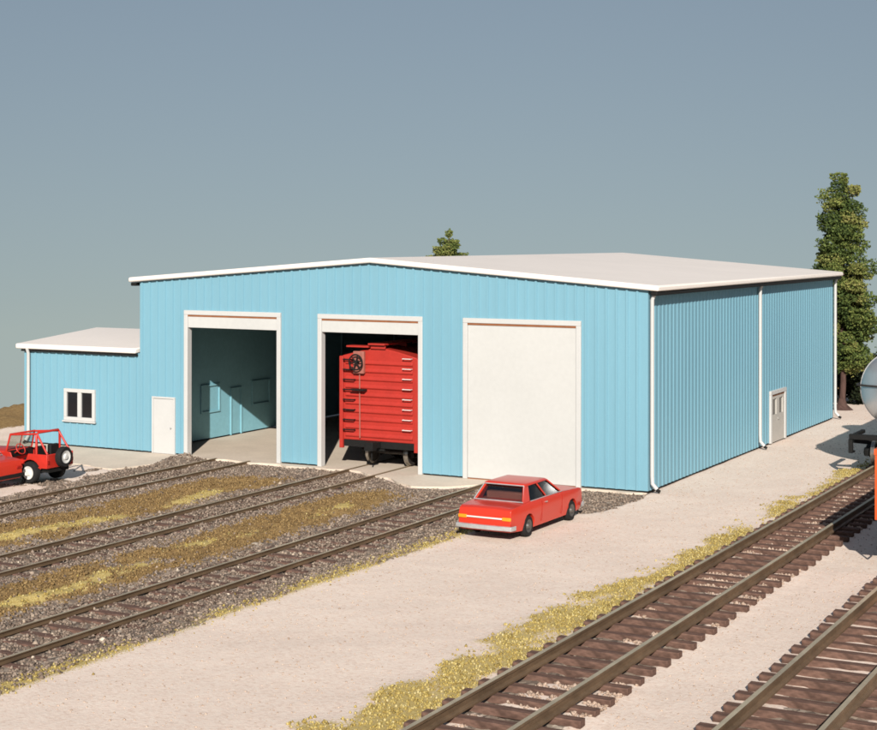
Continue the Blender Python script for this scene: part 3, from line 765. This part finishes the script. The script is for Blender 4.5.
def sedan(name, label, loc, rz, bumper, lamps, strip, scale=1.0):
    c = thing(name, label, 'car', loc, rz)
    HL, HW = 2.38, .86; r = .29; ya, yf = -1.33, 1.55
    prof = [(-2.34, .25), (-2.38, .42), (-2.36, .70), (-2.33, .83), (-2.22, .875), (-1.45, .93), (.95, .93), (2.15, .87), (2.34, .82), (2.36, .66), (2.37, .42), (2.28, .22)]
    def arch(cy, R_=.345, n=9):
        a0 = math.asin(max(-1, (.20-r)/R_))
        return [(cy + R_*math.cos(t), r + R_*math.sin(t)) for t in np.linspace(a0, PI-a0, n)]
    prof += arch(yf) + arch(ya)
    mb = MB()
    mb.prism(prof, lambda p, e: (-HW if e == 0 else HW, p[0], p[1]))
    bm = mb.bm
    for z in (.42, .56, .68, .78, .86):
        bmesh.ops.bisect_plane(bm, geom=bm.verts[:]+bm.edges[:]+bm.faces[:], plane_co=(0,0,z), plane_no=(0,0,1))
    for y in (-2.1, -1.8, 0, .95, 1.95, 2.2):
        bmesh.ops.bisect_plane(bm, geom=bm.verts[:]+bm.edges[:]+bm.faces[:], plane_co=(0,y,0), plane_no=(0,1,0))
    for x in (-.72, -.4, .4, .72):
        bmesh.ops.bisect_plane(bm, geom=bm.verts[:]+bm.edges[:]+bm.faces[:], plane_co=(x,0,0), plane_no=(1,0,0))
    for v in bm.verts:
        z, y = v.co.z, v.co.y
        k = 1 - .10*max(0, (.40-z)/.15)*.5 - .055*max(0, (z-.55)/.38)**2 - .075*max(0, (abs(y)-1.6)/.75)**2
        if z > .6: k += .012*math.sin((z-.6)/.33*PI)
        v.co.x *= k
        if z > .80 and abs(v.co.x) < .5 and (y < -1.4 or y > 1.0): v.co.z += .018
    body = mb.build('body', M['carred'], c, bevel=.05, smooth=55, seg=4)
    mb = MB(); mb.box(-.70, .70, -2.1, 2.1, .24, .62); mb.build('underbody', M['black'], c)
    def half(y, z):
        k = 1 - .10*max(0, (.40-z)/.15)*.5 - .055*max(0, (z-.55)/.38)**2 - .075*max(0, (abs(y)-1.6)/.75)**2
        return HW*(k + (.012*math.sin((z-.6)/.33*PI) if z > .6 else 0))
    for sd in (-1, 1):
        for ys in (-.52, .82):
            mb = MB(); mb.tube([(sd*(half(ys, z)+.001), ys+(.03 if z > .7 else 0), z) for z in (.30, .42, .56, .68, .78, .86)], .007, 6); mb.build('door_seam', M['lens_red'], c)
    # greenhouse
    zb_, zt_ = .925, 1.37
    B = [(-.765, -1.52), (.765, -1.52), (.765, .92), (-.765, .92)]; T = [(-.60, -1.12), (.60, -1.12), (.60, .22), (-.60, .22)]
    def P(i, t): return Vector((B[i][0]*(1-t)+T[i][0]*t, B[i][1]*(1-t)+T[i][1]*t, zb_*(1-t)+zt_*t))
    mb = MB()
    rr = []
    for k, (dz, g) in enumerate(((-.045, 0.045), (-.01, .04), (.02, .0), (.04, -.10), (.056, -.28))):
        ring = []
        for (x, y) in T:
            cy = (T[0][1]+T[2][1])/2
            ring.append(mb.bm.verts.new((x*(1+g/.6), cy + (y-cy)*(1+g/.67), zt_+dz)))
        rr.append(ring)
    mb.loft(rr); mb.build('roof', M['carred'], c, bevel=.02, smooth=50, seg=3)
    mid0 = [(P(0,0)+ (P(3,0)-P(0,0))*.60), (P(1,0)+(P(2,0)-P(1,0))*.60)]; mid1 = [(P(0,.95)+(P(3,.95)-P(0,.95))*.52), (P(1,.95)+(P(2,.95)-P(1,.95))*.52)]
    for p0, p1, w_ in ((P(2, -.05), P(2, .95), .042), (P(3, -.05), P(3, .95), .042), (mid0[0], mid1[0], .032), (mid0[1], mid1[1], .032)):
        mb = MB(); mb.bar(p0, p1, w_, w_); mb.build('pillar', M['carred'], c, bevel=.008)
    for i, s in ((0, -1), (1, 1)):        # broad rear quarter pillars
        mb = MB(); q0, q1 = P(i, -.03), P(i, .93)
        n = Vector((-s*.05, 0, 0)); vs = [q0, q0+Vector((0, .42, 0)), q1+Vector((0, .24, 0)), q1]
        mb.loft([[mb.bm.verts.new(v) for v in vs], [mb.bm.verts.new(v+n) for v in vs]]); mb.build('pillar', M['carred'], c, bevel=.008)
    ins = .022
    def pane(pts, nm, push):
        m = MB(); q = [Vector(p) - Vector(push)*ins for p in pts]; q2 = [Vector(p) - Vector(push)*(ins+.012) for p in pts]
        m.loft([[m.bm.verts.new(v) for v in q], [m.bm.verts.new(v) for v in q2]]); m.build(nm, M['glass'], c, smooth=0)
    pane([P(0,.03), P(1,.03), P(1,.93), P(0,.93)], 'rear_window', (0,-1,.6)); pane([P(2,.03), P(3,.03), P(3,.93), P(2,.93)], 'windscreen', (0,1,.5))
    for a_, b_, s in ((0, 3, -1), (1, 2, 1)): pane([P(a_,.03)+Vector((0,.4,0)), P(b_,.03), P(b_,.93), P(a_,.93)+Vector((0,.22,0))], 'side_window', (s,0,.3))
    m = MB(); m.tube([q+Vector((0,-.03,.012)) for q in (P(0,.03), P(1,.03), P(1,.92), P(0,.92), P(0,.03))], .017, 6); m.build('rear_window_trim', M['chrome_paint'], c)
    for y, h in ((-.95, 1.12), (.05, 1.10)):
        m = MB(); m.box(-.62, .62, y-.12, y+.10, .6, h).box(-.62, .62, y+.10, y+.55, .6, .78); m.build('seat', M['darkred'], c, bevel=.04)
    m = MB(); m.box(-.66, .66, -1.45, -1.0, .90, .94); m.box(-.66, .66, .62, .9, .90, .99); m.build('dashboard', M['darkred'], c, bevel=.02)
    for s in (-1, 1):
        car_wheel(c, s*(HW-.12), ya, r, .2, s, M['steelrim']); car_wheel(c, s*(HW-.12), yf, r, .2, s, M['steelrim'])
    # bumpers
    for y, d in ((-2.37, -1), (2.365, 1)):
        m = MB(); yy = [(-.87, y-d*.16), (-.84, y+d*.04), (-.4, y+d*.085), (.4, y+d*.085), (.84, y+d*.04), (.87, y-d*.16)]
        rings = []
        for x_, y__ in yy:
            rings.append([m.bm.verts.new((x_, y__+d*o_, z_)) for o_, z_ in ((-.04, .30), (.03, .305), (.045, .355), (.035, .415), (-.04, .425))])
        m.loft(rings); m.build('bumper', bumper, c, bevel=.012, smooth=50)
    if strip:
        m = MB(); m.box(-.54, .54, -2.405, -2.35, .59, .63); m.build('tail_strip', M['rim'], c, bevel=.01)
    for s in (-1, 1):
        m = MB(); m.box(*sorted((s*.54, s*.80)), -2.398, -2.33, .56, .655); m.build('tail_light', lamps, c, bevel=.015)
        m = MB(); m.cyl((s*.60, 2.33, .62), (s*.60, 2.39, .62), .10, seg=18); m.build('headlight', M['lens'], c)
        m = MB(); m.tube([(s*.79, -1.1, .935), (s*.80, 0, .938), (s*.79, .9, .935)], .014, 6); m.build('belt_highlight_trim', M['chrome_paint'], c)  # silver line along the window base stands in for the belt highlight
        m = MB(); m.box(*sorted((s*.845, s*.89)), -.32, -.20, .80, .825); m.build('door_handle', M['chrome'], c)
    m = MB(); m.box(-.46, .46, 2.33, 2.385, .52, .72); m.build('grille', M['black'], c, bevel=.01)
    return c
sedan('sedan', 'red two door sedan parked on the gravel in front of the closed white door', (-1.10, -7.20, 0), math.radians(-1.0), M['chrome_paint'], M['amber'], True)
sedan('sedan', 'red car with black bumper cut off by the left edge beside the open off-road vehicle', (-21.28, -9.10, 0), math.radians(90), M['black'], M['lens_red'], False)

# open off-road vehicle; local +y is forward
jp = thing('off_road_vehicle', 'red open off-road vehicle with roll bar and rear spare wheel, parked left of the office', 'off-road vehicle', (-18.95, -7.22, 0), math.radians(90+1))
JW = .66
mb = MB()      # tub: floor, sides with wheel cut-outs, rear
side = [(-.72, .52), (-.72, .98), (.10, .98), (.20, .76), (.78, .76), (.88, .98), (1.15, 1.0), (1.15, .46), (.46, .46)] + [(.44*math.cos(t), .34+.44*math.sin(t)) for t in np.linspace(.30, PI-.30, 9)] + [(-.46, .52)]
for s in (-1, 1):
    mb.prism(side, lambda p, e, s=s: (s*(JW-.05) if e == 0 else s*JW, p[0], p[1]))
mb.box(-JW+.05, JW-.05, -.72, -.67, .52, .98).box(-JW+.05, JW-.05, -.67, 1.15, .50, .55).box(-JW+.05, JW-.05, 1.10, 1.15, .55, 1.02)
mb.build('tub', M['jeepred'], jp, bevel=.015)
mb = MB()
mb.prism([(-.62, .55), (-.62, .98), (-.5, 1.03), (.5, 1.03), (.62, .98), (.62, .55)], lambda p, e: (p[0]*(1 if e == 0 else .88), 1.155 if e == 0 else 2.45, p[1] - (0 if e == 0 else .05*(p[1] > .7))))
mb.build('hood', M['jeepred'], jp, bevel=.02)
mb = MB(); mb.box(-.52, .52, 2.45, 2.5, .55, .92)
for i in range(7): mb.box(-.36+i*.12-.03, -.36+i*.12+.03, 2.499, 2.51, .6, .86)
mb.build('grille', M['jeepred'], jp, bevel=.008)
for s in (-1, 1):
    mb = MB(); pts = [(1.25, .60), (1.55, .80), (2.38, .80), (2.55, .66), (2.55, .62), (2.36, .755), (1.58, .755), (1.30, .56)]
    mb.prism(pts, lambda p, e, s=s: (s*.50 if e == 0 else s*(JW+.08), p[0], p[1])); mb.build('fender', M['jeepred'], jp, bevel=.01)
    m = MB(); m.cyl((s*.38, 2.49, .78), (s*.38, 2.53, .78), .085, seg=16); m.build('headlight', M['lens'], jp)
mb = MB(); mb.box(-.75, .75, 2.62, 2.72, .45, .57).box(-.4, -.3, 1.0, 2.62, .44, .54).box(.3, .4, 1.0, 2.62, .44, .54); mb.build('bumper', M['black'], jp, bevel=.01)
mb = MB(); z0, z1 = 1.0, 1.57
def wp(x_, t): return (x_, 1.08-.16*t, z0+(z1-z0)*t)
mb.tube([wp(-.62, 0), wp(-.60, 1), wp(.60, 1), wp(.62, 0), wp(-.62, 0)], .038, 8); mb.tube([wp(0, 0), wp(0, 1)], .02, 6)
ws = mb.build('windshield_frame', M['jeepred'], jp, smooth=50)
m = MB(); m.face([wp(-.58, .05), wp(.58, .05), wp(.57, .95), wp(-.57, .95)]); m.face([Vector(wp(-.58, .05))+Vector((0,-.01,0)), Vector(wp(.58, .05))+Vector((0,-.01,0)), Vector(wp(.57, .95))+Vector((0,-.01,0)), Vector(wp(-.57, .95))+Vector((0,-.01,0))]); m.build('windshield', M['glass'], ws, smooth=0)
mb = MB()
mb.tube([(-.58, -.20, .95), (-.58, -.20, 1.58), (-.50, -.20, 1.68), (.50, -.20, 1.68), (.58, -.20, 1.58), (.58, -.20, .95)], .042, 8)
for s in (-1, 1):
    mb.tube([(s*.54, -.20, 1.62), (s*.57, -.66, .98)], .036, 8); mb.tube([(s*.54, -.20, 1.64), (s*.58, .93, 1.56)], .034, 8)
mb.build('roll_bar', M['jeepred'], jp, smooth=50)
for s in (-1, 1):
    m = MB(); m.box(s*.32-.22, s*.32+.22, -.10, .38, .58, .82).box(s*.32-.22, s*.32+.22, -.22, -.06, .62, 1.22); m.build('seat', M['black'], jp, bevel=.04)
m = MB(); m.box(-.58, .58, -.62, -.34, .56, .9); m.build('rear_seat', M['black'], jp, bevel=.04)
m = MB(); m.box(-.6, .6, .98, 1.095, .78, 1.0); m.build('dashboard', M['black'], jp)
wmb = MB(); rings = []; cc = Vector((-.32, .72, 1.06)); tilt = Matrix.Rotation(math.radians(60), 3, 'X')
for i in range(18):
    a = 2*PI*i/18; e1 = Vector((math.cos(a), math.sin(a), 0)); 
    rings.append([wmb.bm.verts.new(cc + tilt @ (e1*(.19+.018*math.cos(2*PI*k/6)) + Vector((0,0,.018*math.sin(2*PI*k/6))))) for k in range(6)])
wmb.loft(rings+[rings[0]], cap=False); wmb.tube([cc, (-.32, 1.0, .9)], .02, 6); wmb.tube([cc+tilt@Vector((-.19,0,0)), cc+tilt@Vector((.19,0,0))], .014, 6)
wmb.build('steering_wheel', M['jeepred'], jp)
for s in (-1, 1):
    for y in (0.0, 2.0): car_wheel(jp, s*(JW-.02), y, .355, .25, s, M['rim'])
w = car_wheel(jp, 0, -.85, .345, .22, -1, M['rim'], 'spare_wheel', (0, 1, 0)); w.location = (.02, 0, .51)
m = MB(); m.box(-.5, .5, -.66, 2.3, .36, .5); m.cyl((-.55, 0, .35), (.55, 0, .35), .08); m.cyl((-.55, 2, .35), (.55, 2, .35), .08); m.build('chassis', M['black'], jp)
for s in (-1, 1):
    m = MB(); m.box(s*.6-.035, s*.6+.035, -.745, -.72, .66, .78); m.build('tail_light', M['lens_red'], jp)

# ------------------------------------------------------------------ trees and shrubs
def foliage(name, clumps, m, parent, per=220, leaf=.16, seed=1):
    """clumps: (centre, radii). Leaf-sized faces spread through each clump's volume, thicker at its skin."""
    rg = np.random.default_rng(seed); P = []; T = []
    for (c, rad) in clumps:
        n = int(per*(rad[0]*rad[1]*rad[2])**.5/.35)+40
        d = rg.normal(size=(n, 3)); d /= np.linalg.norm(d, axis=1)[:, None]
        q = rg.uniform(.25, 1, n)**.28
        bumpy = 1 + .22*np.sin(d[:,0]*7+c[0]*3)*np.sin(d[:,1]*6+c[1]*5)+.18*np.sin(d[:,2]*9+c[2]*2)
        p = np.array(c) + d*(q*bumpy)[:, None]*np.array(rad)
        base = rg.uniform(.05, .9)
        P.append(p); T.append(np.clip(base + rg.normal(0, .14, n), 0, 1))
    P = np.concatenate(P); T = np.concatenate(T); n = len(P)
    a = rg.normal(size=(n, 3)); a /= np.linalg.norm(a, axis=1)[:, None]
    b = np.cross(a, rg.normal(size=(n, 3))); b /= np.linalg.norm(b, axis=1)[:, None]
    s = rg.uniform(.6, 1.2, n)[:, None]*leaf
    V = np.stack([P-a*s*.6, P+b*s*.5, P+a*s*.6, P-b*s*.5+np.cross(a, b)*s*.25], 1).reshape(-1, 3)
    me = bpy.data.meshes.new(name); me.vertices.add(n*4); me.vertices.foreach_set('co', V.reshape(-1))
    me.loops.add(n*4); me.loops.foreach_set('vertex_index', np.arange(n*4)); me.polygons.add(n); me.polygons.foreach_set('loop_start', np.arange(n)*4)
    at = me.attributes.new('tint', 'FLOAT', 'POINT'); at.data.foreach_set('value', np.repeat(T, 4).astype(np.float32))
    me.update(calc_edges=True); me.materials.append(m)
    o = bpy.data.objects.new(name, me); COL.objects.link(o); o.parent = parent; return o
def column_tree(label, loc, h, z0, prof, seed, m=M['leaf'], cs=.56, flare=True, dens=1.0, leaf=.095):
    t = thing('tree', label, 'tree', loc, random.uniform(0, 6))
    rg = random.Random(seed); cl = []
    z = z0
    while z < h-.2:
        R_ = np.interp((z-z0)/(h-z0), [p[0] for p in prof], [p[1] for p in prof])
        n = max(1, int((2.2*R_/cs)**1.7*.62*dens))
        for k in range(n):
            a = rg.uniform(0, 2*PI); rr = R_*math.sqrt(rg.uniform(.05, 1))*.93
            s = cs*rg.uniform(.5, 1.2)*(.62+.38*min(1, R_))
            cl.append(((rr*math.cos(a), rr*math.sin(a), z+rg.uniform(-.2, .25)), (s, s, s*rg.uniform(.55, .8))))
        z += cs*.82
    s = cs*.6; cl.append(((0, 0, h-.25), (s*.7, s*.7, s*.8)))
    mb = MB()
    zs_ = np.linspace(0, h*.93, 9)
    mb.tube([(.05*math.sin(q*1.3), .05*math.cos(q*1.7), q) for q in [0]+list(zs_[1:])], [.125*(1-q/h)+.03 for q in zs_], 10)
    if flare: mb.lathe([(.62, -.05), (.44, .08), (.24, .26), (.15, .55)], (0, .04, 0), (0, 0, 1), 12)
    tr = mb.build('trunk', M['bark'], t, smooth=50)
    mb = MB()
    for (c, rad) in cl[::3]:
        mb.tube([(0, 0, max(.6, c[2]-.5)), (c[0]*.6, c[1]*.6, c[2]-.15), c], [.05, .03, .012], 5)
    mb.build('branch', M['bark'], t)
    foliage('crown', cl, m, t, per=int(560*dens), leaf=leaf, seed=seed)
    return t
column_tree('tall narrow olive green tree with flared trunk behind the right rear shed corner', (-.57, 28.2, -.03), 11.25, 2.25,
            [(0, 1.05), (.12, 1.34), (.35, 1.38), (.6, 1.20), (.8, .98), (.9, .74), (1, .38)], 5)
column_tree('lower olive green tree standing behind the silver tank car at the right edge', (.35, 34.6, -.03), 3.5, .5,
            [(0, 1.0), (.3, 1.25), (.6, 1.1), (.85, .8), (1, .35)], 9, flare=False)
column_tree('green tree whose pointed top shows above the shed roof ridge', (-21.98, 28.15, -.03), 8.75, 1.2,
            [(0, 1.9), (.5, 1.45), (.8, .95), (.9, .62), (1, .2)], 14, flare=False, cs=.5)
for i, (x_, y_, h_, r_, lb) in enumerate([(-1.55, 31.9, 2.6, .95, 'shrub with shade painted into its near-black leaves, left of the flared trunk'), (-.45, 31.3, 2.3, .95, 'shrub with shade painted into its near-black leaves, right of the flared trunk')]):
    s_ = thing('shrub', lb, 'shrub', (x_, y_, -.03), 0, 'shade-coloured shrubs behind the tall tree'); rg = random.Random(i+3); cl = []
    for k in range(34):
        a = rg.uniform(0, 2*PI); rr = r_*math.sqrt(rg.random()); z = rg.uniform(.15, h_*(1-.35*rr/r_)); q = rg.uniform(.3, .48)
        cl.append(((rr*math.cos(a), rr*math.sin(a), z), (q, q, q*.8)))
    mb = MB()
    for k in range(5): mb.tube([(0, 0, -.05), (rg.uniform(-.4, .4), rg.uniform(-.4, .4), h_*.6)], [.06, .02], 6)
    mb.build('stem', M['bark'], s_); foliage('leaves', cl, M['leaf_shade'], s_, per=150, leaf=.15, seed=i+50)  # shade behind the trunk is put into the leaf colour

# ------------------------------------------------------------------ light, sky, camera
SUN = Vector((.525, -1.0, .56)).normalized()
el = math.asin(SUN.z); az = math.atan2(SUN.x, SUN.y)
sl = bpy.data.lights.new('sun', 'SUN'); sl.energy = 5.0; sl.angle = math.radians(.5); sl.color = (1.0, .955, .88)
so_ = bpy.data.objects.new('sun', sl); COL.objects.link(so_); so_.rotation_euler = SUN.to_track_quat('Z', 'Y').to_euler(); so_.location = (20, -40, 30)
w = bpy.data.worlds.new('World'); SC.world = w; w.use_nodes = True
nt = w.node_tree; N = nt.nodes; L = nt.links
sk = N.new('ShaderNodeTexSky'); sk.sky_type = 'NISHITA'; sk.sun_disc = False; sk.sun_elevation = el; sk.sun_rotation = az % (2*PI)
sk.air_density = 1.0; sk.dust_density = 0.35; sk.ozone_density = 2.0
# the board is a raised plateau: directions below the horizon see the same low sky
tc = N.new('ShaderNodeTexCoord'); sx = N.new('ShaderNodeSeparateXYZ'); L.new(tc.outputs['Generated'], sx.inputs[0])
mr = N.new('ShaderNodeMath'); mr.operation = 'MULTIPLY_ADD'; mr.inputs[1].default_value = .50; mr.inputs[2].default_value = .094; L.new(sx.outputs[2], mr.inputs[0])
mm = N.new('ShaderNodeMath'); mm.operation = 'MAXIMUM'; mm.inputs[1].default_value = .065; L.new(mr.outputs[0], mm.inputs[0])
fl = N.new('ShaderNodeVectorMath'); fl.operation = 'MULTIPLY'; fl.inputs[1].default_value = (1, 1, 0); L.new(tc.outputs['Generated'], fl.inputs[0])
fn = N.new('ShaderNodeVectorMath'); fn.operation = 'NORMALIZE'; L.new(fl.outputs[0], fn.inputs[0])
fs = N.new('ShaderNodeSeparateXYZ'); L.new(fn.outputs[0], fs.inputs[0])
cb = N.new('ShaderNodeCombineXYZ'); L.new(fs.outputs[0], cb.inputs[0]); L.new(fs.outputs[1], cb.inputs[1]); L.new(mm.outputs[0], cb.inputs[2])
nm = N.new('ShaderNodeVectorMath'); nm.operation = 'NORMALIZE'; L.new(cb.outputs[0], nm.inputs[0]); L.new(nm.outputs[0], sk.inputs['Vector'])
bg = N['Background']; bg.inputs[1].default_value = .046
hs = N.new('ShaderNodeHueSaturation'); hs.inputs['Saturation'].default_value = .74; L.new(sk.outputs[0], hs.inputs['Color']); L.new(hs.outputs['Color'], bg.inputs[0])

cam = bpy.data.cameras.new('camera'); co_ = bpy.data.objects.new('camera', cam); COL.objects.link(co_); SC.camera = co_
f, px, py, yw, rl = 1576.16, 438.5, 238.54, -.4889, .0011
Fv = Vector((math.sin(yw), math.cos(yw), 0)); Rv = Vector((math.cos(yw), -math.sin(yw), 0)); Uv = Rv.cross(Fv)
R2 = Rv*math.cos(rl) + Uv*math.sin(rl); U2 = -Rv*math.sin(rl) + Uv*math.cos(rl)
mx = Matrix((R2, U2, -Fv)).transposed().to_4x4(); mx.translation = (17.9016, -48.048, 8.2); co_.matrix_world = mx
cam.sensor_fit = 'HORIZONTAL'; cam.sensor_width = 36; cam.lens = 36*f/877; cam.shift_y = -(365-py)/877
cam.clip_start = .5; cam.clip_end = 2000

SC.view_settings.view_transform = 'Standard'; SC.view_settings.look = 'None'; SC.view_settings.exposure = 0.14; SC.view_settings.gamma = 1
SC.view_settings.use_curve_mapping = False
SC.render.engine = 'CYCLES'; SC.cycles.max_bounces = 6; SC.cycles.diffuse_bounces = 1; SC.cycles.filter_width = 1.7
SC.cycles.use_denoising = True
